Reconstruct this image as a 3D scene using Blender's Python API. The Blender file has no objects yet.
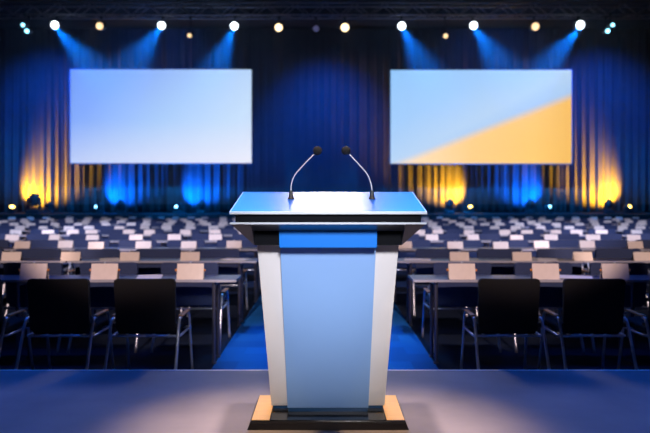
import bpy, bmesh, math, random
from mathutils import Vector, Matrix
random.seed(11)
scn = bpy.context.scene
COL = scn.collection
R = math.radians
F = 600.0          # focal length in photograph pixels
CZ = 1.43          # camera height above the hall floor
SZ = 0.23          # stage height

# ------------------------------------------------------------------ materials
def new_mat(name):
    m = bpy.data.materials.new(name); m.use_nodes = True
    nt = m.node_tree
    return m, nt, nt.nodes['Principled BSDF'] if 'Principled BSDF' in nt.nodes else nt.nodes.new('ShaderNodeBsdfPrincipled')

def mat(name, col, rough=0.5, metal=0.0, noise=0.0, nscale=40.0, bump=0.0, bscale=200.0, spec=0.5, coat=0.0, stretch=None):
    m, nt, b = new_mat(name)
    N, L = nt.nodes, nt.links
    b.inputs['Base Color'].default_value = (*col, 1)
    b.inputs['Roughness'].default_value = rough
    b.inputs['Metallic'].default_value = metal
    b.inputs['Specular IOR Level'].default_value = spec
    b.inputs['Coat Weight'].default_value = coat
    tc = N.new('ShaderNodeTexCoord')
    src = tc.outputs['Object']
    if stretch:
        mp = N.new('ShaderNodeMapping'); mp.inputs['Scale'].default_value = stretch
        L.new(src, mp.inputs['Vector']); src = mp.outputs['Vector']
    if noise:
        n = N.new('ShaderNodeTexNoise'); n.inputs['Scale'].default_value = nscale; n.inputs['Detail'].default_value = 4
        L.new(src, n.inputs['Vector'])
        r = N.new('ShaderNodeMapRange')
        r.inputs['To Min'].default_value = 1 - noise; r.inputs['To Max'].default_value = 1 + noise
        r.inputs['From Min'].default_value = 0.25; r.inputs['From Max'].default_value = 0.75
        L.new(n.outputs['Fac'], r.inputs['Value'])
        x = N.new('ShaderNodeVectorMath'); x.operation = 'SCALE'
        x.inputs[0].default_value = col
        L.new(r.outputs['Result'], x.inputs['Scale'])
        L.new(x.outputs['Vector'], b.inputs['Base Color'])
    if bump:
        n = N.new('ShaderNodeTexNoise'); n.inputs['Scale'].default_value = bscale
        L.new(src, n.inputs['Vector'])
        bp = N.new('ShaderNodeBump'); bp.inputs['Strength'].default_value = bump; bp.inputs['Distance'].default_value = 0.002
        L.new(n.outputs['Fac'], bp.inputs['Height']); L.new(bp.outputs['Normal'], b.inputs['Normal'])
    return m

def emit(name, col, strength):
    m, nt, b = new_mat(name)
    b.inputs['Base Color'].default_value = (0.02, 0.02, 0.02, 1)
    b.inputs['Emission Color'].default_value = (*col, 1)
    b.inputs['Emission Strength'].default_value = strength
    return m

M = {}
M['black'] = mat('black_metal', (0.012, 0.012, 0.014), 0.45)
M['truss'] = mat('truss_aluminium', (0.55, 0.52, 0.60), 0.4, 0.6)
M['black_gloss'] = mat('black_lacquer', (0.006, 0.007, 0.010), 0.16, coat=0.3)
M['hopper'] = mat('charcoal_lacquer', (0.020, 0.024, 0.040), 0.3, coat=0.2)
M['chrome'] = mat('chair_chrome', (0.55, 0.57, 0.68), 0.3, 0.6)
M['gooseneck'] = mat('gooseneck_steel', (0.75, 0.73, 0.74), 0.35, 0.45)
M['foam'] = mat('mic_foam', (0.008, 0.008, 0.009), 0.95, bump=1.0, bscale=600)
M['fabric'] = mat('chair_fabric', (0.024, 0.042, 0.125), 0.75, noise=0.15, nscale=60, bump=0.3, bscale=500)
M['fabric_black'] = mat('chair_fabric_black', (0.003, 0.003, 0.0045), 0.9, noise=0.15, nscale=60, bump=0.3, bscale=500)
M['shell'] = mat('chair_shell', (0.012, 0.012, 0.016), 0.6)
M['armwood'] = mat('arm_wood', (0.42, 0.22, 0.10), 0.4, noise=0.25, nscale=30, stretch=(8, 1, 8))
M['card'] = mat('card_paper', (0.76, 0.66, 0.63), 0.8, noise=0.05, nscale=20)
M['paper'] = mat('paper_sheet', (0.78, 0.76, 0.78), 0.75)
M['amber'] = mat('amber_plastic', (0.80, 0.30, 0.05), 0.3)
M['tabletop'] = mat('table_laminate', (0.09, 0.09, 0.135), 0.3, noise=0.08, nscale=12)
M['tableedge'] = mat('table_edging', (0.38, 0.38, 0.48), 0.35)
M['tableleg'] = mat('table_leg_metal', (0.10, 0.10, 0.14), 0.35, 0.7)
M['side_panel'] = mat('lectern_side_white', (0.66, 0.66, 0.68), 0.45, noise=0.03, nscale=6, bump=0.05, bscale=300)
M['front_panel'] = mat('lectern_front_blue', (0.20, 0.385, 0.74), 0.6, noise=0.02, nscale=5)
M['header'] = mat('lectern_header_blue', (0.0, 0.19, 0.78), 0.3)
M['plinth'] = mat('lectern_plinth_blue', (0.012, 0.085, 0.22), 0.35)
M['top_plate'] = mat('lectern_top_blue', (0.008, 0.10, 0.50), 0.27, coat=0.15)
M['edge_trim'] = mat('polished_edge', (0.72, 0.80, 0.92), 0.25, 0.3)
M['base_wood'] = mat('lectern_base_wood', (0.88, 0.54, 0.10), 0.42, noise=0.10, nscale=10, stretch=(1, 12, 1))
M['base_side'] = mat('lectern_base_edge', (0.012, 0.010, 0.011), 0.3)
M['wall'] = mat('wall_paint_dark', (0.006, 0.007, 0.012), 0.9)
M['ceiling'] = mat('ceiling_black', (0.006, 0.006, 0.009), 0.95)
M['far_stage'] = mat('far_stage_black', (0.008, 0.008, 0.010), 0.85)
M['curtain'] = mat('blue_velvet', (0.085, 0.072, 0.075), 0.85, noise=0.12, nscale=3)
M['lamp_body'] = mat('lamp_housing', (0.02, 0.02, 0.023), 0.5)
M['screen_frame'] = mat('screen_frame', (0.16, 0.18, 0.26), 0.5)

# carpet: rectangular tiles of slightly different blues
def carpet():
    m, nt, b = new_mat('blue_carpet_tiles')
    N, L = nt.nodes, nt.links
    tc = N.new('ShaderNodeTexCoord')
    br = N.new('ShaderNodeTexBrick')
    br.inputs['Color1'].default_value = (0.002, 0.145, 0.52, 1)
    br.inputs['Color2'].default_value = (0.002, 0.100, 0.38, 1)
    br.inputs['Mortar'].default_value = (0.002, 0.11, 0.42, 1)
    br.inputs['Scale'].default_value = 1.0
    br.inputs['Brick Width'].default_value = 0.5; br.inputs['Row Height'].default_value = 0.25
    br.inputs['Mortar Size'].default_value = 0.003
    L.new(tc.outputs['Object'], br.inputs['Vector'])
    n = N.new('ShaderNodeTexNoise'); n.inputs['Scale'].default_value = 260
    L.new(tc.outputs['Object'], n.inputs['Vector'])
    bp = N.new('ShaderNodeBump'); bp.inputs['Strength'].default_value = 0.5; bp.inputs['Distance'].default_value = 0.004
    L.new(n.outputs['Fac'], bp.inputs['Height'])
    L.new(bp.outputs['Normal'], b.inputs['Normal'])
    # seating shade put into the colour: carpet darkened outside the blue aisle
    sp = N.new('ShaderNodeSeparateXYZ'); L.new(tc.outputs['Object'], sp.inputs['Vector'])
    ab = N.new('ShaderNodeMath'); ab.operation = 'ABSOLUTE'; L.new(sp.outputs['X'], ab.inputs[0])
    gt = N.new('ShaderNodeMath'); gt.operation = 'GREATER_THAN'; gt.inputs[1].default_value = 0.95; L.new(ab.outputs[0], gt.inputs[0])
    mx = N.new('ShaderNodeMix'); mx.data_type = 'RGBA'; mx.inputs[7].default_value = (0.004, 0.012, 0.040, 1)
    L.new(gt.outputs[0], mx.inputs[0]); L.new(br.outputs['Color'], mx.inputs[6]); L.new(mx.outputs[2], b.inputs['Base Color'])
    b.inputs['Roughness'].default_value = 0.95
    b.inputs['Specular IOR Level'].default_value = 0.2
    return m
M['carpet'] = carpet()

def stagemat():
    m, nt, b = new_mat('stage_floor_grey')
    N, L = nt.nodes, nt.links
    tc = N.new('ShaderNodeTexCoord')
    n = N.new('ShaderNodeTexNoise'); n.inputs['Scale'].default_value = 2.2; n.inputs['Detail'].default_value = 6
    L.new(tc.outputs['Object'], n.inputs['Vector'])
    cr = N.new('ShaderNodeValToRGB')
    cr.color_ramp.elements[0].position = 0.3; cr.color_ramp.elements[0].color = (0.20, 0.19, 0.21, 1)
    cr.color_ramp.elements[1].position = 0.72; cr.color_ramp.elements[1].color = (0.30, 0.275, 0.29, 1)
    L.new(n.outputs['Fac'], cr.inputs['Fac']); L.new(cr.outputs['Color'], b.inputs['Base Color'])
    b.inputs['Roughness'].default_value = 0.68
    n2 = N.new('ShaderNodeTexNoise'); n2.inputs['Scale'].default_value = 180
    L.new(tc.outputs['Object'], n2.inputs['Vector'])
    bp = N.new('ShaderNodeBump'); bp.inputs['Strength'].default_value = 0.25; bp.inputs['Distance'].default_value = 0.002
    L.new(n2.outputs['Fac'], bp.inputs['Height']); L.new(bp.outputs['Normal'], b.inputs['Normal'])
    return m
M['stage'] = stagemat()

# pictures shown on the two screens (they give off their own light)
def screenmat(name, right):
    m = bpy.data.materials.new(name); m.use_nodes = True
    nt = m.node_tree; N, L = nt.nodes, nt.links
    N.clear()
    out = N.new('ShaderNodeOutputMaterial'); em = N.new('ShaderNodeEmission')
    em.inputs['Strength'].default_value = 1.1
    tc = N.new('ShaderNodeTexCoord'); sp = N.new('ShaderNodeSeparateXYZ')
    L.new(tc.outputs['Generated'], sp.inputs['Vector'])
    def mth(op, a, b):
        n = N.new('ShaderNodeMath'); n.operation = op
        for i, v in enumerate((a, b)):
            if isinstance(v, (int, float)): n.inputs[i].default_value = v
            else: L.new(v, n.inputs[i])
        return n.outputs[0]
    X, Z = sp.outputs['X'], sp.outputs['Z']
    def ramp(fac, stops):
        r = N.new('ShaderNodeValToRGB'); els = r.color_ramp.elements
        while len(els) < len(stops): els.new(0.5)
        for e, (p, c) in zip(els, stops):
            e.position = p; e.color = (*[(v / 255) ** 2.2 for v in c], 1)
        L.new(fac, r.inputs['Fac']); return r.outputs['Color']
    def mix(f, a, b):
        n = N.new('ShaderNodeMix'); n.data_type = 'RGBA'
        L.new(f, n.inputs[0]); L.new(a, n.inputs[6]); L.new(b, n.inputs[7]); return n.outputs[2]
    if not right:
        t = mth('SUBTRACT', mth('ADD', mth('MULTIPLY', X, 0.62), 0.36), mth('MULTIPLY', Z, 0.36))
        base = ramp(t, [(0.0, (112, 156, 252)), (0.2, (130, 168, 252)), (0.5, (168, 203, 253)), (0.75, (196, 222, 255)), (1.0, (214, 228, 255))])
        low = ramp(t, [(0.0, (136, 166, 252)), (0.4, (192, 208, 252)), (1.0, (236, 238, 255))])
        f = mth('SUBTRACT', 1.0, mth('MINIMUM', mth('MULTIPLY', Z, 2.2), 1.0))
        colr = mix(f, base, low)
    else:
        t = mth('ADD', mth('MULTIPLY', X, 0.5), mth('MULTIPLY', mth('SUBTRACT', 1.0, Z), 0.5))
        base = ramp(t, [(0.0, (146, 198, 255)), (0.3, (162, 204, 255)), (0.5, (182, 212, 250)), (0.75, (150, 190, 240)), (1.0, (220, 226, 240))])
        warm = ramp(X, [(0.1, (255, 226, 190)), (0.45, (255, 208, 140)), (0.8, (255, 204, 120)), (1.0, (246, 190, 100))])
        # the slanting edge of the golden wedge
        edge = mth('MULTIPLY', mth('SUBTRACT', X, 0.04), 0.76)
        d = mth('SUBTRACT', edge, Z)
        mr = N.new('ShaderNodeMapRange'); mr.interpolation_type = 'SMOOTHSTEP'
        mr.inputs['From Min'].default_value = -0.06; mr.inputs['From Max'].default_value = 0.07
        L.new(d, mr.inputs['Value'])
        colr = mix(mr.outputs['Result'], base, warm)
    L.new(colr, em.inputs['Color']); L.new(em.outputs['Emission'], out.inputs['Surface'])
    return m

# ------------------------------------------------------------------ mesh helpers
def box(bm, x0, x1, y0, y1, z0, z1):
    vs = [bm.verts.new(p) for p in ((x0,y0,z0),(x1,y0,z0),(x1,y1,z0),(x0,y1,z0),(x0,y0,z1),(x1,y0,z1),(x1,y1,z1),(x0,y1,z1))]
    for f in ((0,3,2,1),(4,5,6,7),(0,1,5,4),(1,2,6,5),(2,3,7,6),(3,0,4,7)):
        bm.faces.new([vs[i] for i in f])
    return vs

def frustum(bm, bot, top, z0, z1):
    """bot/top = (x0,x1,y0,y1)"""
    b, t = bot, top
    vs = [bm.verts.new(p) for p in ((b[0],b[2],z0),(b[1],b[2],z0),(b[1],b[3],z0),(b[0],b[3],z0),(t[0],t[2],z1),(t[1],t[2],z1),(t[1],t[3],z1),(t[0],t[3],z1))]
    for f in ((0,3,2,1),(4,5,6,7),(0,1,5,4),(1,2,6,5),(2,3,7,6),(3,0,4,7)):
        bm.faces.new([vs[i] for i in f])

def prism(bm, poly, axis, a, b):
    """poly of (u,v); extruded along axis 'x' (u=y,v=z) or 'y' (u=x,v=z)"""
    def P(u, v, w): return (w, u, v) if axis == 'x' else (u, w, v)
    A = [bm.verts.new(P(u, v, a)) for u, v in poly]; B = [bm.verts.new(P(u, v, b)) for u, v in poly]
    n = len(poly)
    bm.faces.new(A); bm.faces.new(B[::-1])
    for i in range(n):
        bm.faces.new([A[i], B[i], B[(i+1) % n], A[(i+1) % n]])

def tube(bm, pts, r, seg=8, caps=True):
    pts = [Vector(p) for p in pts]
    rs = r if isinstance(r, (list, tuple)) else [r] * len(pts)
    rings = []
    up = Vector((0, 0, 1))
    prev = None
    for i, p in enumerate(pts):
        d = (pts[min(i+1, len(pts)-1)] - pts[max(i-1, 0)]).normalized()
        if prev is None:
            a = d.cross(up)
            if a.length < 0.05: a = d.cross(Vector((1, 0, 0)))
            a.normalize()
        else:
            a = (prev - d * prev.dot(d)).normalized()
        prev = a
        b = d.cross(a)
        rings.append([bm.verts.new(p + (a * math.cos(2*math.pi*k/seg) + b * math.sin(2*math.pi*k/seg)) * rs[i]) for k in range(seg)])
    for A, B in zip(rings, rings[1:]):
        for k in range(seg):
            bm.faces.new([A[k], A[(k+1) % seg], B[(k+1) % seg], B[k]])
    if caps:
        bm.faces.new(rings[0][::-1]); bm.faces.new(rings[-1])

def curve(ps, n=6):
    """Catmull-Rom through points"""
    P = [Vector(p) for p in ps]; P = [2*P[0]-P[1]] + P + [2*P[-1]-P[-2]]
    out = []
    for i in range(1, len(P)-2):
        for k in range(n):
            t = k / n
            out.append(0.5*((2*P[i]) + (P[i+1]-P[i-1])*t + (2*P[i-1]-5*P[i]+4*P[i+1]-P[i+2])*t*t + (3*P[i]-P[i-1]-3*P[i+1]+P[i+2])*t**3))
    out.append(P[-2])
    return out

def lathe(bm, prof, centre=(0, 0, 0), axis=(0, 0, 1), seg=20):
    """prof of (r, h) along axis"""
    ax = Vector(axis).normalized()
    q = Vector((0, 0, 1)).rotation_difference(ax)
    c = Vector(centre); rings = []
    for r, h in prof:
        rings.append([bm.verts.new(c + q @ Vector((r*math.cos(2*math.pi*k/seg), r*math.sin(2*math.pi*k/seg), h))) for k in range(seg)])
    for A, B in zip(rings, rings[1:]):
        for k in range(seg):
            bm.faces.new([A[k], A[(k+1) % seg], B[(k+1) % seg], B[k]])
    bm.faces.new(rings[0][::-1]); bm.faces.new(rings[-1])

def rrect(w0, w1, z0, z1, r, n=4):
    """rounded trapezoid outline in x,z; half widths w0 (bottom) w1 (top)"""
    cs = [(w0 - r, z0 + r, -90), (w1 - r, z1 - r, 0), (-w1 + r, z1 - r, 90), (-w0 + r, z0 + r, 180)]
    out = []
    for cx, cz, a0 in cs:
        for k in range(n + 1):
            a = R(a0 + 90 * k / n); out.append((cx + r*math.cos(a), cz + r*math.sin(a)))
    return out

def obj(name, bm, m, parent=None, bevel=0.0, smooth=False, loc=None, seg=2):
    bmesh.ops.recalc_face_normals(bm, faces=bm.faces[:])
    me = bpy.data.meshes.new(name); bm.to_mesh(me); bm.free()
    me.materials.append(m)
    if smooth:
        for p in me.polygons: p.use_smooth = True
    o = bpy.data.objects.new(name, me); COL.objects.link(o)
    if bevel:
        md = o.modifiers.new('bevel', 'BEVEL'); md.width = bevel; md.segments = seg; md.limit_method = 'ANGLE'
    if loc: o.location = loc
    if parent: o.parent = parent
    return o
def sharp(o, ang=40):
    try: o.data.set_sharp_from_angle(angle=R(ang))
    except Exception: pass
    return o
def NB(): return bmesh.new()
def tag(o, label=None, cat=None, group=None, kind=None):
    if label: o['label'] = label
    if cat: o['category'] = cat
    if group: o['group'] = group
    if kind: o['kind'] = kind
    return o
def empty(name, loc, label, cat, group=None, rz=0):
    o = bpy.data.objects.new(name, None); o.empty_display_size = 0.1
    COL.objects.link(o); o.location = loc; o.rotation_euler = (0, 0, rz)
    return tag(o, label, cat, group)
def copy_tree(o, parent=None):
    c = o.copy(); COL.objects.link(c); c.parent = parent
    for ch in [k for k in bpy.data.objects if k.parent == o]:
        copy_tree(ch, c)
    return c
KIDS = {}
def dup(root, loc, rz=0.0, label=None, group=None, scale=None):
    c = root.copy(); COL.objects.link(c); c.location = loc; c.rotation_euler = (0, 0, rz)
    if scale: c.scale = scale
    if label: c['label'] = label
    if group: c['group'] = group
    for ch in KIDS[root.name]:
        d = ch.copy(); COL.objects.link(d); d.parent = c
        for g in KIDS.get(ch.name, ()):
            e = g.copy(); COL.objects.link(e); e.parent = d
    return c
def remember(root):
    ks = [k for k in bpy.data.objects if k.parent == root]
    KIDS[root.name] = ks
    for k in ks: KIDS[k.name] = [g for g in bpy.data.objects if g.parent == k]
def struct(name, bm, m, bevel=0.0):
    return tag(obj(name, bm, m, bevel=bevel), kind='structure')

ORD = ['zeroth', 'first', 'second', 'third', 'fourth', 'fifth', 'sixth', 'seventh', 'eighth', 'ninth', 'tenth',
       'eleventh', 'twelfth', 'thirteenth', 'fourteenth', 'fifteenth', 'sixteenth',
       'seventeenth', 'eighteenth', 'nineteenth', 'twentieth', 'twenty-first', 'twenty-second', 'twenty-third', 'twenty-fourth', 'twenty-fifth', 'twenty-sixth', 'twenty-seventh']

# ------------------------------------------------------------------ the hall
XW = 12.6; YB = 22.9; YF = -5.0; HC = 7.9
SY = 4.185       # stage front edge
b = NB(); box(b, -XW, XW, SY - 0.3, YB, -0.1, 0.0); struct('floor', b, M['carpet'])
b = NB(); box(b, -XW, XW, YF, SY - 0.012, 0.0, SZ); struct('trim_1', b, M['stage'])
b = NB(); box(b, -XW, XW, SY - 0.012, SY + 0.004, 0.0, SZ + 0.002); struct('trim_2', b, mat('stage_nosing', (0.92, 0.90, 0.92), 0.4, 0.0), bevel=0.002)
b = NB(); box(b, -XW, XW, YF, YB, HC, HC + 0.1); struct('ceiling', b, M['ceiling'])
b = NB(); box(b, -XW - 0.1, -XW, YF, YB, 0.0, HC); struct('wall_left', b, M['wall'])
b = NB(); box(b, XW, XW + 0.1, YF, YB, 0.0, HC); struct('wall_right', b, M['wall'])
b = NB(); box(b, -XW, XW, YB, YB + 0.1, 0.0, HC); struct('wall_back', b, M['wall'])
b = NB(); box(b, -XW, XW, YF - 0.1, YF, 0.0, HC); struct('wall_front', b, M['wall'])
# the raised deck at the far end of the hall
DZ = 0.88; DY = 20.2
b = NB(); box(b, -XW, XW, DY, YB, 0.0, DZ); struct('trim_3', b, M['far_stage'], bevel=0.01)

# ------------------------------------------------------------------ lectern (world y -> local)
LX, LY = 0.016, 3.27
lec = empty('lectern', (LX, LY, SZ), 'tapered white and blue lectern with wide glossy slanted top standing on the stage', 'lectern')
def ly(D): return D - LY
b = NB(); frustum(b, (-0.419, 0.419, ly(3.10), ly(3.53)), (-0.400, 0.400, ly(3.108), ly(3.515)), 0.0, 0.045)
base = obj('base', b, M['base_side'], lec, bevel=0.002)
tag(base, 'low dark foot board')
for s in (-1, 1):
    b = NB()
    xs = sorted((s * 0.397, s * 0.305))
    box(b, xs[0], xs[1], ly(3.116), ly(3.508), 0.045, 0.0475)
    tag(obj('wood_inlay', b, M['base_wood'], base), 'pale wooden board on one side of the foot')
b = NB(); box(b, -0.304, 0.304, ly(3.112), ly(3.50), 0.045, 0.049)
tag(obj('black_inlay', b, M['black_gloss'], base), 'glossy black middle of the foot')
b = NB(); box(b, -0.40, 0.40, ly(3.104), ly(3.113), 0.030, 0.0455)
obj('front_lip', b, M['black_gloss'], base, bevel=0.001)
# plinth
b = NB(); box(b, -0.300, 0.300, ly(3.285), ly(3.46), 0.047, 0.072); box(b, -0.214, 0.214, ly(3.235), ly(3.30), 0.047, 0.074)
tag(obj('plinth', b, M['plinth'], lec, bevel=0.001), 'recessed dark blue plinth strip')
# white body, tapering to the foot
for s in (-1, 1):
    b = NB()
    poly = [(s*0.205, 0.068), (s*0.308, 0.068), (s*0.3875, 0.952), (s*0.25, 0.952)]
    prism(b, poly, 'y', ly(3.27), ly(3.47))
    tag(obj('side_panel', b, M['side_panel'], lec, bevel=0.003), 'off-white tapered side panel')
b = NB(); prism(b, [(-0.214, 0.068), (0.214, 0.068), (0.26, 0.952), (-0.26, 0.952)], 'y', ly(3.275), ly(3.465))
obj('core', b, M['side_panel'], lec)
b = NB(); prism(b, [(-0.2175, 0.073), (0.2175, 0.073), (0.2585, 0.955), (-0.2585, 0.955)], 'y', ly(3.222), ly(3.275))
tag(obj('front_panel', b, M['front_panel'], lec, bevel=0.002), 'pale blue front panel')
b = NB(); box(b, -0.385, 0.385, ly(3.135), ly(3.46), 0.953, 1.045)
tag(obj('neck', b, M['black_gloss'], lec, bevel=0.002), 'black neck under the flared head')
b = NB(); prism(b, [(-0.2525, 0.943), (0.2525, 0.943), (0.2545, 1.055), (-0.2545, 1.055)], 'y', ly(3.105), ly(3.23))
tag(obj('header_panel', b, M['header'], lec, bevel=0.002), 'bright blue panel under the head')
# flared head: sides sweep in to the neck, front slopes back
b = NB()
for s in (-1, 1):
    vs = [(s*0.484, 2.972, 1.072), (s*0.484, 3.44, 1.072), (s*0.386, 3.44, 0.953), (s*0.386, 3.14, 0.953),
          (s*0.384, 2.972, 1.072), (s*0.384, 3.44, 1.072), (s*0.384, 3.44, 0.953), (s*0.384, 3.14, 0.953)]
    v = [b.verts.new((p[0], ly(p[1]), p[2])) for p in vs]
    for f in ((0,1,2,3), (4,7,6,5), (0,3,7,4), (1,5,6,2), (0,4,5,1), (3,2,6,7)): b.faces.new([v[i] for i in f])
prism(b, [(ly(2.972), 1.072), (ly(3.10), 1.030), (ly(3.44), 1.030), (ly(3.44), 1.072)], 'x', -0.3845, 0.3845)
obj('flared_head', b, M['hopper'], lec)
# lower plate, black slab, slanted top
b = NB(); box(b, -0.485, 0.485, ly(2.968), ly(3.45), 1.0725, 1.079)
lp = obj('lower_plate', b, M['hopper'], lec)
b = NB(); box(b, -0.486, 0.486, ly(2.962), ly(2.968), 1.070, 1.0795)
tag(obj('edge_strip', b, M['edge_trim'], lp), 'bright polished edge strip')
b = NB(); prism(b, [(ly(2.985), 1.079), (ly(2.985), 1.124), (ly(3.44), 1.221), (ly(3.44), 1.079)], 'x', -0.462, 0.462)
tag(obj('slab', b, M['black_gloss'], lec, bevel=0.001), 'black slab between the two plates')
SL = (1.2345 - 1.131) / (3.45 - 2.96)
def pz(D): return 1.131 + SL * (D - 2.96)      # plate upper surface, above the stage
b = NB(); prism(b, [(ly(2.966), pz(2.966) - 0.010), (ly(2.966), pz(2.966)), (ly(3.45), pz(3.45)), (ly(3.45), pz(3.45) - 0.010)], 'x', -0.484, 0.484)
top = obj('slanted_top', b, M['top_plate'], lec)
tag(top, 'glossy blue slanted top')
b = NB()
prism(b, [(ly(2.958), pz(2.96) - 0.011), (ly(2.958), pz(2.96) + 0.0015), (ly(2.966), pz(2.966) + 0.0015), (ly(2.966), pz(2.966) - 0.011)], 'x', -0.487, 0.487)
for s in (-1, 1):
    prism(b, [(ly(2.966), pz(2.966) - 0.011), (ly(2.966), pz(2.966) + 0.0012), (ly(3.45), pz(3.45) + 0.0012), (ly(3.45), pz(3.45) - 0.011)], 'x', *sorted((s*0.484, s*0.487)))
tag(obj('edge_strip', b, M['edge_trim'], top), 'bright polished edge strip')

# microphones on the slanted top
def microphone(px_base, pts_px, label):
    D = 3.262
    x0 = (px_base - 325) / F * D
    z0 = SZ + pz(D)
    root = empty('gooseneck_microphone', (x0, D, z0), label, 'microphone', 'microphones on the lectern')
    def P(px, py, dy): return ((px - 325)/F*(D+dy) - x0, dy, CZ + (198 - py)/F*(D+dy) - z0)
    s = 1 if px_base < 325 else -1
    b = NB(); lathe(b, [(0.0185, 0.0), (0.0185, 0.004), (0.016, 0.007), (0.0125, 0.012), (0.0095, 0.042), (0.0085, 0.046), (0.004, 0.047)], seg=20)
    sharp(obj('boot', b, M['black'], root, smooth=True))
    pts = [P(px, py, dy) for px, py, dy in pts_px]
    b = NB(); tube(b, curve(pts, 8), 0.0036, 10); obj('gooseneck', b, M['gooseneck'], root, smooth=True)
    d = (Vector(pts[-1]) - Vector(pts[-2])).normalized()
    e = Vector(pts[-1])
    b = NB(); lathe(b, [(0.0045, -0.004), (0.006, 0.0), (0.006, 0.012), (0.004, 0.014)], e, d, 14)
    sharp(obj('collar', b, M['black'], root, smooth=True))
    prof = [(0.004, 0.0)] + [(0.0255*math.sin(R(a)), 0.024 - 0.024*math.cos(R(a))) for a in range(15, 180, 15)] + [(0.001, 0.048)]
    b = NB(); lathe(b, prof, e + d*0.0 , d, 20); obj('windscreen', b, M['foam'], root, smooth=True)
    return root
microphone(291, [(291, 192, 0), (291.5, 184, 0), (295, 175, -0.003), (304, 164.5, -0.01), (314.5, 153.8, -0.016)],
           'left microphone on a thin steel gooseneck with black foam head on the lectern top')
microphone(372, [(372, 192, 0), (371, 184, 0), (367, 174, -0.003), (358, 163.5, -0.01), (349, 153.8, -0.016)],
           'right microphone on a thin steel gooseneck with black foam head on the lectern top')

# ------------------------------------------------------------------ chairs
def make_chair(loc, label, group, back_m):
    t = empty('conference_chair', loc, label, 'chair', group)
    # backrest: curved panel, near face at y = 0
    b = NB()
    nx = 10
    front = []; rear = []
    def hw(z, zlo=0.41, zhi=0.815, r=0.03):
        w = 0.226 + 0.008*(z - zlo)/(zhi - zlo)
        if z > zhi - r: w -= r - math.sqrt(max(0, r*r - (z - (zhi - r))**2))
        if z < zlo + r: w -= r - math.sqrt(max(0, r*r - ((zlo + r) - z)**2))
        return w
    zs = [0.41, 0.415, 0.425, 0.44, 0.50, 0.58, 0.68, 0.785, 0.80, 0.81, 0.815]
    for z in zs:
        w = hw(z)
        fr = []; re = []
        for i in range(nx+1):
            x = -w + 2*w*i/nx
            y = -0.022*(1 - (x/0.232)**2) - 0.09*(z - 0.41)
            fr.append(b.verts.new((x, y, z))); re.append(b.verts.new((x, y + 0.034, z)))
        front.append(fr); rear.append(re)
    nz = len(zs)
    for j in range(nz-1):
        for i in range(nx):
            b.faces.new([front[j][i], front[j][i+1], front[j+1][i+1], front[j+1][i]])
            b.faces.new([rear[j][i], rear[j+1][i], rear[j+1][i+1], rear[j][i+1]])
        b.faces.new([front[j][0], front[j+1][0], rear[j+1][0], rear[j][0]])
        b.faces.new([front[j][nx], rear[j][nx], rear[j+1][nx], front[j+1][nx]])
    for i in range(nx):
        b.faces.new([front[0][i], rear[0][i], rear[0][i+1], front[0][i+1]])
        b.faces.new([front[-1][i], front[-1][i+1], rear[-1][i+1], rear[-1][i]])
    sharp(obj('backrest', b, back_m, t, smooth=True))
    b = NB(); box(b, -0.235, 0.235, 0.045, 0.47, 0.375, 0.43)
    obj('seat', b, back_m, t, bevel=0.02, seg=3)
    b = NB(); tube(b, [(0.0, 0.02, 0.368), (0.25, 0.02, 0.368), (0.258, 0.03, 0.368), (0.258, 0.34, 0.368), (0.25, 0.35, 0.368), (-0.25, 0.35, 0.368), (-0.258, 0.34, 0.368), (-0.258, 0.03, 0.368), (-0.25, 0.02, 0.368), (0.0, 0.02, 0.368)], 0.010, 8)
    obj('seat_frame', b, M['chrome'], t, smooth=True)
    for s in (-1, 1):
        b = NB(); tube(b, curve([(s*0.256, 0.06, 0.505), (s*0.257, 0.012, 0.497), (s*0.259, -0.02, 0.45), (s*0.262, -0.11, 0.22), (s*0.266, -0.20, 0.0)], 4), 0.0115, 8)
        obj('leg', b, M['chrome'], t, smooth=True)
        b = NB(); tube(b, curve([(s*0.256, 0.26, 0.505), (s*0.257, 0.31, 0.495), (s*0.259, 0.34, 0.43), (s*0.262, 0.38, 0.20), (s*0.266, 0.42, 0.0)], 4), 0.0105, 8)
        obj('leg', b, M['chrome'], t, smooth=True)
        b = NB(); box(b, *sorted((s*0.238, s*0.276)), 0.04, 0.29, 0.510, 0.526)
        tag(obj('armrest', b, M['armwood'], t, bevel=0.006), 'tan wooden armrest')
        b = NB(); box(b, *sorted((s*0.226, s*0.262)), 0.0, 0.05, 0.44, 0.47)
        obj('bracket', b, M['shell'], t)
    remember(t)
    return t

def chair_group(r):
    return 'chairs in the %s row' % ORD[r]

def pos_words(k, side, n):
    return '%s %s of the aisle' % (ORD[k] , side)

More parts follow.
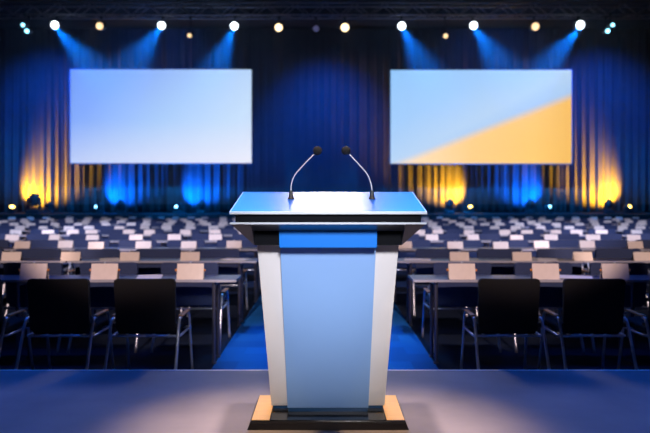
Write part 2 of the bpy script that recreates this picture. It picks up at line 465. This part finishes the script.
rowD = lambda i: 5.13 + 1.53 * (i - 1)          # near edge of the i-th row of tables
chairs = []
proto_black = proto_blue = None
for r in range(1, 11):
    D = 4.60 if r == 1 else 5.74 + 1.53 * (r - 2)
    lim = 0.5417 * (D + 0.3) + 0.25
    for side, s in (('left', -1), ('right', 1)):
        if r == 1:
            xs = [1.405, 2.055, 2.72] if s > 0 else [1.375, 2.035, 2.71]
        elif r == 2:
            xs = [1.31, 2.08, 2.80] if s > 0 else [1.29, 2.06, 2.78]
        else:
            x = 1.30 + random.uniform(-0.05, 0.08); xs = []
            while x < lim:
                xs.append(x); x += 0.71 + random.uniform(-0.03, 0.03)
        for k, x in enumerate(xs, 1):
            word = ('black high-backed chair' if r == 1 else 'dark blue chair')
            label = '%s in the %s row, %s %s of the aisle' % (word, ORD[r] + (' and nearest' if r == 1 else ''), ORD[k], side)
            loc = (s*x, D + (0 if r < 3 else random.uniform(0.0, 0.06)), 0)
            rz = 0 if r < 3 else random.uniform(-0.04, 0.04)
            if r == 1:
                if proto_black is None:
                    proto_black = make_chair(loc, label, chair_group(1), M['fabric_black']); continue
                dup(proto_black, loc, rz, label, chair_group(1))
            else:
                sc = (1.17, 1, 1)
                if proto_blue is None:
                    proto_blue = make_chair(loc, label, chair_group(2), M['fabric']); proto_blue.scale = sc; continue
                dup(proto_blue, loc, rz, label, chair_group(r), sc)

# ------------------------------------------------------------------ tables
TH = 0.73; TD = 0.33
def make_table(loc, w, label, group):
    t = empty('conference_table', loc, label, 'table', group)
    b = NB(); box(b, 0, w, 0.006, TD, TH - 0.02, TH); obj('tabletop', b, M['tabletop'], t)
    b = NB(); box(b, 0, w, 0, 0.006, TH - 0.0205, TH + 0.0005); box(b, -0.005, 0, 0, TD, TH - 0.0205, TH + 0.0005)
    tag(obj('edge_band', b, M['tableedge'], t), 'pale edge band')
    for x in (0.2, w - 0.2):
        for y in (0.06, TD - 0.06):
            b = NB(); tube(b, [(x, y, 0.012), (x, y, TH - 0.025)], 0.016, 8)
            box(b, x - 0.02, x + 0.02, y - 0.02, y + 0.02, 0.0, 0.012)
            obj('leg', b, M['tableleg'], t)
        b = NB(); box(b, x - 0.012, x + 0.012, 0.06, TD - 0.06, TH - 0.06, TH - 0.03); obj('rail', b, M['tableleg'], t)
    b = NB(); box(b, 0.2, w - 0.2, TD - 0.07, TD - 0.055, TH - 0.06, TH - 0.03); obj('rail', b, M['tableleg'], t)
    remember(t)
    return t
TW = 2.1
ptab = None
for r in range(1, 11):
    D = rowD(r)
    lim = 0.5417 * (D + TD) + 0.15
    for side, s in (('left', -1), ('right', 1)):
        x = 0.76; k = 1
        while x < lim:
            label = 'long dark table in the %s row, %s %s of the aisle' % (ORD[r] + (' and nearest' if r == 1 else ''), ORD[k], side)
            loc = (x if s > 0 else -x - TW, D, 0)
            if ptab is None: ptab = make_table(loc, TW, label, 'tables in the first row')
            else: dup(ptab, loc, 0, label, 'tables in the %s row' % ORD[r])
            x += TW + 0.02; k += 1

# ------------------------------------------------------------------ name cards standing on the tables
def make_card(loc, label, group, pegs, w=0.114, h=0.134):
    t = empty('name_card', loc, label, 'card', group)
    d = 0.03
    b = NB()
    th = 0.003
    # folded card: two leaning leaves
    prism(b, [(0, 0), (th, 0), (d + th/2, h), (d - th/2, h)], 'x', -w, w)
    prism(b, [(2*d - th, 0), (2*d, 0), (d + th/2, h), (d - th/2, h)], 'x', -w, w)
    obj('card', b, M['card'], t)
    b = NB(); lathe(b, [(0.002, 0), (0.008, 0.004), (0.009, 0.009), (0.006, 0.014), (0.001, 0.016)], (0, d, h), seg=10)
    tag(obj('clip', b, M['edge_trim'], t, smooth=True), 'small pale clip on the upper fold')
    if pegs:
        for s in (-1, 1):
            b = NB(); lathe(b, [(0.003, 0), (0.010, 0.003), (0.010, 0.016), (0.003, 0.019)], (s*(w), d - 0.005, 0.078), (s, 0, 0), seg=10)
            tag(obj('peg', b, M['amber'], t, smooth=True), 'small amber peg')
    remember(t)
    return t
row_cards = {1: ([1.16, 1.90, 2.51], [1.18, 1.90, 2.50]),
             2: ([1.505, 2.18, 2.84, 3.50], [1.50, 2.20, 2.88, 3.55]),
             3: ([1.28, 1.90, 2.53, 3.15, 3.66, 4.22], [1.10, 1.80, 2.42, 3.05, 3.70, 4.32])}
pc1 = pc2 = None
for r in range(1, 11):
    D = rowD(r) + 0.012
    lim = 0.5417 * D + 0.1
    for si, (side, s) in enumerate((('left', -1), ('right', 1))):
        if r in row_cards: xs = row_cards[r][si]
        else:
            x = 1.05 + random.uniform(-0.1, 0.25); xs = []
            while x < lim:
                xs.append(x); x += random.choice((0.40, 0.48, 0.56, 0.68)) if r > 4 else random.uniform(0.58, 0.7)
        for k, x in enumerate(xs, 1):
            label = '%s card on the %s row of tables, %s %s of the aisle' % (
                'tan' if r == 1 else 'white', ORD[r] + (' and nearest' if r == 1 else ''), ORD[k], side)
            y = D + (0 if r < 3 else random.uniform(0, 0.25))
            rz = random.uniform(-0.03, 0.03) if r < 3 else random.uniform(-0.35, 0.35) if r > 3 else random.uniform(-0.08, 0.08)
            if r >= 3: y += 0.03
            g = 'name cards on the %s row of tables' % ORD[r]
            loc = (s*x, y if r >= 3 else y + 0.008, TH + 0.0006)
            if r == 1:
                if pc1 is None: pc1 = make_card(loc, label, g, True)
                else: dup(pc1, loc, rz, label, g)
            else:
                if pc2 is None: pc2 = make_card(loc, label, g, False, 0.106, 0.096)
                else: dup(pc2, loc, rz, label, g)

# loose sheets of paper lying on the tables
def sheet(x, y, rz, label, g='loose sheets on the tables'):
    b = NB(); box(b, -0.105, 0.105, -0.148, 0.148, 0.0, 0.004)
    o = obj('paper_sheet', b, M['paper']); o.location = (x, y, TH + 0.0006); o.rotation_euler = (0, 0, rz)
    return tag(o, label, 'paper', g)
sheet(-1.55, 5.30, 0.2, 'white sheet lying on the nearest left table behind the first card from the aisle')
sheet(-1.02, 6.83, 1.3, 'white sheet lying at the aisle end of the second left table')
sheet(-2.45, 6.82, 0.4, 'white sheet lying on the second row of tables far left of the aisle')
sheet(1.05, 6.82, 1.4, 'white sheet lying at the aisle end of the second right table')
sheet(2.52, 6.80, -0.3, 'white sheet lying on the second row of tables far right of the aisle')
sheet(2.2, 5.30, 1.2, 'white sheet lying on the nearest right table between two cards')

# ------------------------------------------------------------------ screens at the far wall
SD = 21.45; K = SD / F
def scr(x0, x1, y0, y1, right, label):
    X0, X1 = (x0-325)*K, (x1-325)*K; Z0, Z1 = CZ + (198-y1)*K, CZ + (198-y0)*K
    t = empty('projection_screen', ((X0+X1)/2, SD, Z0), label, 'screen', 'projection screens above the far stage')
    w = (X1-X0)/2; h = Z1-Z0
    b = NB(); box(b, -w, w, 0, 0.02, 0, h); obj('picture', b, screenmat('screen_picture_%s' % ('gold' if right else 'blue'), right), t)
    b = NB(); e = 0.04
    box(b, -w-e, w+e, 0.02, 0.09, -e, h+e)
    box(b, -w-e, w+e, -0.01, 0.02, h, h+e); box(b, -w-e, w+e, -0.01, 0.02, -e, 0)
    box(b, -w-e, -w, -0.01, 0.02, 0, h); box(b, w, w+e, -0.01, 0.02, 0, h)
    obj('frame', b, M['screen_frame'], t)
    for x in (-w*0.7, w*0.7):
        b = NB(); tube(b, [(x, 0.06, h+e), (x, 0.06, HC - Z0)], 0.012, 6); obj('hanging_cable', b, M['black'], t)
scr(70.5, 251.5, 69.5, 163, False, 'left screen glowing pale blue, hanging above the far stage')
scr(390.5, 571.5, 70, 163.5, True, 'right screen glowing pale blue with a golden slanting corner')

# ------------------------------------------------------------------ curtains
CY = 22.45
def curtain(x0, x1, seed, amp, label):
    rnd = random.Random(seed)
    b = NB()
    n = int((x1-x0)/0.024)
    ph = [rnd.uniform(0, 6.28) for _ in range(5)]
    z0, z1 = DZ + 0.01, HC - 0.15
    rows = 7
    grid = []
    w1 = 2*math.pi/rnd.uniform(0.30, 0.36)
    for j in range(rows):
        t = j/(rows-1); z = z0 + (z1-z0)*t
        line = []
        for i in range(n+1):
            x = x0 + (x1-x0)*i/n
            u = x + 0.05*math.sin(1.3*x+ph[3]) * (1-t) + 0.10*math.sin(2.1*x + ph[4])
            y = amp*(0.75*math.sin(w1*u+ph[0]) + 0.35*math.sin(w1*2.3*u+ph[1]) + 0.30*math.sin(w1*0.37*u+ph[2]))
            line.append(b.verts.new((x, CY + y - 0.0, z)))
        grid.append(line)
    for A, B in zip(grid, grid[1:]):
        for i in range(n): b.faces.new([A[i], A[i+1], B[i+1], B[i]])
    o = obj('stage_curtain', b, M['curtain'], smooth=True)
    md = o.modifiers.new('solid', 'SOLIDIFY'); md.thickness = 0.01
    return tag(o, label, 'curtain', 'curtains hanging along the far wall')
edges = [-12.4, -9.15, -6.0, -2.8, 2.4, 5.6, 8.9, 12.4]
names = ['leftmost curtain, dark blue folds beside the left screen, gold light at its foot',
         'folded curtain behind the left half of the left screen, blue light at its foot',
         'folded curtain behind the right half of the left screen, blue light below the screen',
         'wide navy curtain hanging between the two screens behind the lectern',
         'folded curtain behind the left half of the right screen, gold light below the screen',
         'folded curtain behind the right half of the right screen, blue light below the screen',
         'rightmost curtain, dark blue folds beside the right screen, gold light at its foot']
for i in range(7):
    curtain(edges[i]+0.01, edges[i+1]-0.01, i+3, 0.012 if i == 3 else (0.055 if i in (0, 6) else 0.042), names[i])

# ------------------------------------------------------------------ truss
TY = 17.0
def truss():
    t = empty('lighting_truss', (0, TY, 6.62), 'long dark lattice truss across the ceiling carrying the stage lamps', 'truss')
    X = 11.8; h = 0.34; d = 0.34
    for (y, z) in ((0, 0), (d, 0), (0, h), (d, h)):
        b = NB(); tube(b, [(-X, y, z), (X, y, z)], 0.028, 8); obj('chord', b, M['truss'], t, smooth=True)
    b = NB()
    n = 56
    for i in range(n):
        x0 = -X + 2*X*i/n; x1 = -X + 2*X*(i+1)/n
        for y in (0, d):
            za, zb = (0, h) if i % 2 else (h, 0)
            tube(b, [(x0, y, za), (x1, y, zb)], 0.012, 5)
        ya, yb_ = (0, d) if i % 2 else (d, 0)
        tube(b, [(x0, ya, 0), (x1, yb_, 0)], 0.012, 5)
    obj('lattice', b, M['truss'], t)
    for x in (-9, -3.3, 3.3, 9):
        b = NB(); tube(b, [(x, d/2, h), (x, d/2, HC - 6.62)], 0.01, 6); obj('hanging_cable', b, M['black'], t)
truss()

# ------------------------------------------------------------------ lamps on the truss
E_white = emit('lens_cool_white', (0.80, 0.92, 1.0), 6)
E_warm = emit('lens_warm', (1.0, 0.68, 0.36), 1.7)
E_warm2 = emit('lens_warm_bright', (1.0, 0.74, 0.42), 3.5)
E_cyan = emit('lens_cyan', (0.25, 0.75, 1.0), 5)
E_dim = emit('lens_dim', (0.25, 0.25, 0.6), 0.25)
def spot(name, loc, target, col, power, ang, blend=0.5, size=0.05, vol=None):
    L = bpy.data.lights.new(name, 'SPOT'); L.color = col; L.energy = power; L.spot_size = R(ang); L.spot_blend = blend
    L.shadow_soft_size = size
    o = bpy.data.objects.new(name, L); COL.objects.link(o); o.location = loc
    o.rotation_euler = (Vector(target) - Vector(loc)).to_track_quat('-Z', 'Y').to_euler()
    return o
def area(name, loc, target, col, power, sx, sy, spread=180):
    L = bpy.data.lights.new(name, 'AREA'); L.shape = 'RECTANGLE'; L.size = sx; L.size_y = sy; L.color = col; L.energy = power
    L.spread = R(spread)
    o = bpy.data.objects.new(name, L); COL.objects.link(o); o.location = loc
    o.rotation_euler = (Vector(target) - Vector(loc)).to_track_quat('-Z', 'Y').to_euler()
    return o

def stage_lamp(px, py, dia, em, label, aim=(0, -1, -0.25), group='lamps hanging from the truss', dy=0.0):
    k = (TY + dy) / F
    r = dia/2*k
    x = (px-325)*k; z = CZ + (198-py)*k; y = TY + dy + 0.05
    t = empty('stage_spotlight', (x, y, z), label, 'stage light', group)
    ax = Vector(aim).normalized()
    b = NB(); lathe(b, [(r*0.7, -0.30), (r*1.0, -0.27), (r*1.12, -0.06), (r*1.2, -0.02), (r*1.2, 0.0)], (0, 0, 0), ax, 18)
    sharp(obj('housing', b, M['lamp_body'], t, smooth=True))
    b = NB(); lathe(b, [(r, 0.0), (r*0.98, 0.012), (r*0.8, 0.022), (r*0.3, 0.03)], (0, 0, 0), ax, 20)
    tag(obj('lens', b, em, t, smooth=True), 'glowing round lens')
    zt = 6.62 - z - 0.03
    b = NB()
    c = -ax*0.14
    w = r*1.12 + 0.025
    tube(b, [c + Vector((-w, 0, 0)), c + Vector((-w, 0, r + 0.06)), c + Vector((w, 0, r + 0.06)), c + Vector((w, 0, 0))], 0.011, 6)
    obj('yoke', b, M['black'], t)
    b = NB(); tube(b, [c + Vector((0, 0, r + 0.06)), Vector((c.x, c.y, max(zt, r + 0.1)))], 0.014, 6)
    box(b, c.x-0.03, c.x+0.03, c.y-0.03, c.y+0.03, max(zt, r+0.1) - 0.03, max(zt, r+0.1) + 0.06)
    obj('clamp', b, M['black'], t)
    return Vector((x, y, z)) + ax*0.06
k = TY/F
def tgt(px, py, y): return ((px-325)*y/F, y, CZ + (198-py)*y/F)
BL = (0.0, 0.25, 1.0)
lamps = [
 (54, 24.5, 7.6, E_white, 'first bright white lamp from the left on the truss', (140, 120), BL),
 (161, 25, 7.6, E_white, 'second bright white lamp from the left, above the left screen', (95, 130), BL),
 (234, 25.5, 7.6, E_white, 'third bright white lamp from the left, above the left screen edge', (195, 150), BL),
 (402, 25.5, 7.6, E_white, 'fourth bright white lamp from the left, above the right screen edge', (450, 140), BL),
 (474, 25, 7.6, E_white, 'fifth bright white lamp from the left, above the right screen', (535, 120), BL),
 (581, 24.5, 8.2, E_white, 'rightmost bright white lamp on the truss', (500, 120), BL),
]
for px, py, d, em, lb, tg, c in lamps:
    p = stage_lamp(px, py, d, em, lb)
    spot('stage_beam', p + Vector((0, 0, -0.05)), tgt(tg[0], 118, TY + 2.2), c, 7000, 46, 0.9, 0.06)
for px, py, d, em, lb, tg, pw in [
 (99, 25.5, 7, E_warm, 'amber lamp left of the left screen centre on the truss', (60, 120), 110),
 (189, 35, 4, E_warm, 'tiny amber lamp hanging low above the left screen', None, 0),
 (278.5, 27, 7.2, E_warm2, 'golden flaring lamp left of the lectern microphones', (285, 150), 40),
 (345, 27, 7.8, E_warm2, 'golden flaring lamp above the right microphone', (340, 150), 50),
 (446, 35.5, 4.5, E_warm, 'tiny amber lamp hanging low above the right screen', None, 0),
 (536, 26, 7.5, E_warm, 'amber lamp on the truss above the right part of the right screen', (560, 110), 90),
 (22, 24.5, 3.5, E_cyan, 'upper of the two tiny cyan lamps at the far left', None, 0),
 (26, 30.5, 4, E_cyan, 'lower of the two tiny cyan lamps at the far left', None, 0),
 (608.5, 30.5, 4.2, E_cyan, 'lower of the two tiny cyan lamps at the far right', None, 0),
 (613.5, 24.5, 3.5, E_cyan, 'upper of the two tiny cyan lamps at the far right', None, 0),
 (316, 28, 6, E_dim, 'unlit lamp between the two golden flaring lamps', None, 0),
]:
    p = stage_lamp(px, py, d, em, lb, dy=-0.3 if 'upper' in lb else 0.0)
    if tg: spot('stage_beam', p, tgt(tg[0], tg[1], TY + 3.5), (1.0, 0.70, 0.40), pw, 44, 0.9, 0.06)

# ------------------------------------------------------------------ floor lamps on the far deck
E_y = emit('uplight_amber', (1.0, 0.62, 0.12), 12)
E_b = emit('uplight_blue', (0.18, 0.6, 1.0), 12)
FY = 21.7
def uplight(px, amber, aim, label):
    kk = FY/F; x = (px-325)*kk; z = CZ - 10*kk
    t = empty('floor_uplight', (x, FY, DZ), label, 'stage light', 'floor lamps lighting the curtains')
    h = z - DZ
    b = NB(); box(b, -0.13, 0.13, -0.11, 0.11, 0, 0.07); obj('base', b, M['lamp_body'], t, bevel=0.01)
    b = NB()
    for s in (-1, 1): box(b, s*0.12 - 0.012, s*0.12 + 0.012, -0.03, 0.03, 0.05, h + 0.02)
    box(b, -0.13, 0.13, -0.03, 0.03, 0.068, 0.082)
    obj('yoke', b, M['black'], t)
    ax = Vector((0.25 if px < 325 else -0.25, -0.3, 1)).normalized()
    b = NB(); lathe(b, [(0.05, -0.16), (0.085, -0.13), (0.10, 0.03), (0.10, 0.05)], (0, 0, h - 0.02), ax, 16); sharp(obj('head', b, M['lamp_body'], t, smooth=True))
    b = NB(); lathe(b, [(0.085, 0.0), (0.08, 0.03), (0.05, 0.06), (0.01, 0.07)], (0, 0, h - 0.02 + 0.045), ax, 16)
    tag(obj('lens', b, E_y if amber else E_b, t, smooth=True), 'glowing lens')
    remember(t)
def moving_head(px, size, label):
    kk = (FY+0.1)/F; x = (px-325)*kk
    t = empty('moving_head_lamp', (x, FY - 0.35, DZ), label, 'stage light', 'unlit lamps standing on the far deck')
    s = size
    b = NB(); box(b, -0.17*s, 0.17*s, -0.15*s, 0.15*s, 0, 0.10*s); obj('base', b, M['lamp_body'], t, bevel=0.015*s)
    b = NB()
    for q in (-1, 1): box(b, q*0.15*s - 0.025*s, q*0.15*s + 0.025*s, -0.05*s, 0.05*s, 0.11*s, 0.42*s)
    box(b, -0.17*s, 0.17*s, -0.05*s, 0.05*s, 0.09*s, 0.13*s)
    obj('yoke', b, M['lamp_body'], t, bevel=0.012*s)
    b = NB(); lathe(b, [(0.07*s, -0.17*s), (0.115*s, -0.12*s), (0.12*s, 0.05*s), (0.10*s, 0.16*s), (0.085*s, 0.17*s)], (0, 0, 0.36*s), (0.15, 0.1, 1), 14)
    sharp(obj('head', b, M['lamp_body'], t, smooth=True))
AM = (1.0, 0.52, 0.02); UB = (0.0, 0.115, 1.0)
ups = [(12, True, 'amber floor lamp at the foot of the leftmost curtain'),
       (97, False, 'blue floor lamp below the left part of the left screen'),
       (177, False, 'blue floor lamp below the right part of the left screen'),
       (470, True, 'amber floor lamp below the left part of the right screen'),
       (549, False, 'blue floor lamp below the right part of the right screen'),
       (629, True, 'amber floor lamp at the foot of the rightmost curtain')]
for px, am, lb in ups:
    uplight(px, am, None, lb)
    s = 1 if px < 325 else -1
    kk = FY/F
    x = (px - 325)*kk + s*0.12; z = CZ - 7*kk
    big = px in (12, 629)
    spot('curtain_wash', (x, FY + 0.05, z), (x + s*0.55, FY + 0.75, z + 0.62), AM if am else UB, (2000 if big else 1200) if am else 1300, 90 if big else 86, 0.7, 0.05)
for px, sz, lb in [(40, 1.35, 'large unlit lamp in front of the gold glow at the far left'),
                   (55, 0.8, 'small unlit lamp right of the large one at the far left'),
                   (105, 0.75, 'unlit lamp just right of the blue lamp under the left screen corner'),
                   (125, 0.9, 'unlit lamp below the left half of the left screen'),
                   (184, 0.75, 'unlit lamp just right of the blue lamp below the left screen'),
                   (204, 0.9, 'unlit lamp below the right end of the left screen'),
                   (447, 0.95, 'unlit lamp left of the gold glow below the right screen'),
                   (463, 0.6, 'small unlit lamp just left of the amber lamp below the right screen'),
                   (526, 0.95, 'unlit lamp left of the blue glow below the right screen'),
                   (542, 0.6, 'small unlit lamp just left of the blue lamp below the right screen'),
                   (603, 0.95, 'unlit lamp left of the gold glow at the far right'),
                   (620, 0.6, 'small unlit lamp just left of the amber lamp at the far right')]:
    moving_head(px, sz, lb)

# ------------------------------------------------------------------ haze hanging in the air around the truss
def haze():
    b = NB(); box(b, -12.3, 12.3, 15.9, 18.3, 1.25, 7.8)
    m = bpy.data.materials.new('stage_haze'); m.use_nodes = True
    nt = m.node_tree; nt.nodes.clear()
    o = nt.nodes.new('ShaderNodeOutputMaterial'); v = nt.nodes.new('ShaderNodeVolumeScatter')
    v.inputs['Density'].default_value = 0.05; v.inputs['Color'].default_value = (0.55, 0.68, 1.0, 1); v.inputs['Anisotropy'].default_value = 0.35
    nt.links.new(v.outputs['Volume'], o.inputs['Volume'])
    h = obj('haze', b, m)
    tag(h, 'thin theatre haze in the air below the truss showing the beams', 'haze', kind='stuff')
haze()

# ------------------------------------------------------------------ unseen lights over hall and stage
# wash over the audience
for x in (-4.4, -1.5, 1.5, 4.4):
    spot('audience_wash', (x, -4.2, 6.4), (x, 7.9, 0.6), (1.0, 0.72, 0.62), 4200, 16, 0.3, 0.08)
for x in (-7.4, -2.5, 2.5, 7.4):
    spot('audience_wash', (x, 4.0, 7.6), (x*1.05, 12.0, 0.5), (0.64, 0.70, 1.0), 4100, 40, 0.5, 0.15)
# blue along the aisle
spot('aisle_wash', (0, 9.5, 7.5), (0, 5.9, 0), (0.0, 0.40, 1.0), 2900, 18, 0.9, 0.1)
# blue wash over the curtains from behind the truss
for x, pw in ((-10.2, 2700), (-6.2, 300), (0, 2600), (6.2, 300), (10.2, 2700)):
    spot('curtain_blue_wash', (x*0.92, 18.4, 7.3), (x, 22.4, (4.3 if abs(x) > 8 else 6.6) if x else 3.7), (0.0, 0.10, 1.0), pw, 70, 1.0, 0.2)
# lectern front light and top light
spot('front_key', (0.35, -2.4, 3.4), (0.02, 3.25, 1.22), (1.0, 0.96, 1.0), 1900, 15.5, 0.6, 0.4)
spot('stage_pool', (0.0, 3.1, 7.4), (0.0, 2.75, 0.2), (1.0, 0.74, 0.68), 2700, 20, 1.0, 0.2)
area('top_fill_white', (0.05, 11.5, 6.25), (0, 3.2, 1.4), (1.0, 0.95, 0.95), 15, 1.2, 1.6, 50)  # unseen lights added for the white and blue reflection on the slanted top
area('top_fill_blue', (-1.9, 11.5, 6.25), (0, 3.2, 1.4), (0.02, 0.17, 1.0), 13, 1.8, 1.6, 50)
area('top_fill_blue', (2.0, 11.5, 6.25), (0, 3.2, 1.4), (0.02, 0.17, 1.0), 13, 1.8, 1.6, 50)
for s_ in (-1, 1):
    spot('foot_warm_fill', (s_*2.6, 2.7, 6.6), (s_*0.50, 3.2, 0.25), (1.0, 0.66, 0.34), 1900, 12, 1.0, 0.15)  # warm spots added to brighten the wooden foot boards
    spot('stage_side_wash', (s_*4.5, 5.5, 6.8), (s_*2.6, 3.7, 0.2), (0.02, 0.16, 1.0), 1100, 40, 1.0, 0.2)

w = bpy.data.worlds.new('world'); scn.world = w; w.use_nodes = True
w.node_tree.nodes['Background'].inputs['Color'].default_value = (0.02, 0.03, 0.06, 1)
w.node_tree.nodes['Background'].inputs['Strength'].default_value = 0.05

# ------------------------------------------------------------------ camera
cam = bpy.data.cameras.new('camera'); co = bpy.data.objects.new('camera', cam); COL.objects.link(co)
co.location = (0, 0, CZ); co.rotation_euler = (R(90), 0, 0)
cam.sensor_width = 36; cam.lens = 36 * F / 650
cam.shift_y = -18.5 / 650
cam.clip_end = 100
cam.dof.use_dof = True; cam.dof.focus_distance = 3.2; cam.dof.aperture_fstop = 1.8
scn.camera = co

scn.view_settings.view_transform = 'Standard'; scn.view_settings.look = 'None'
scn.view_settings.exposure = 0.0; scn.view_settings.gamma = 1.0
scn.view_settings.use_curve_mapping = False
scn.cycles.use_denoising = True
scn.cycles.max_bounces = 5; scn.cycles.diffuse_bounces = 2; scn.cycles.glossy_bounces = 3; scn.cycles.volume_bounces = 0
scn.cycles.sample_clamp_indirect = 5
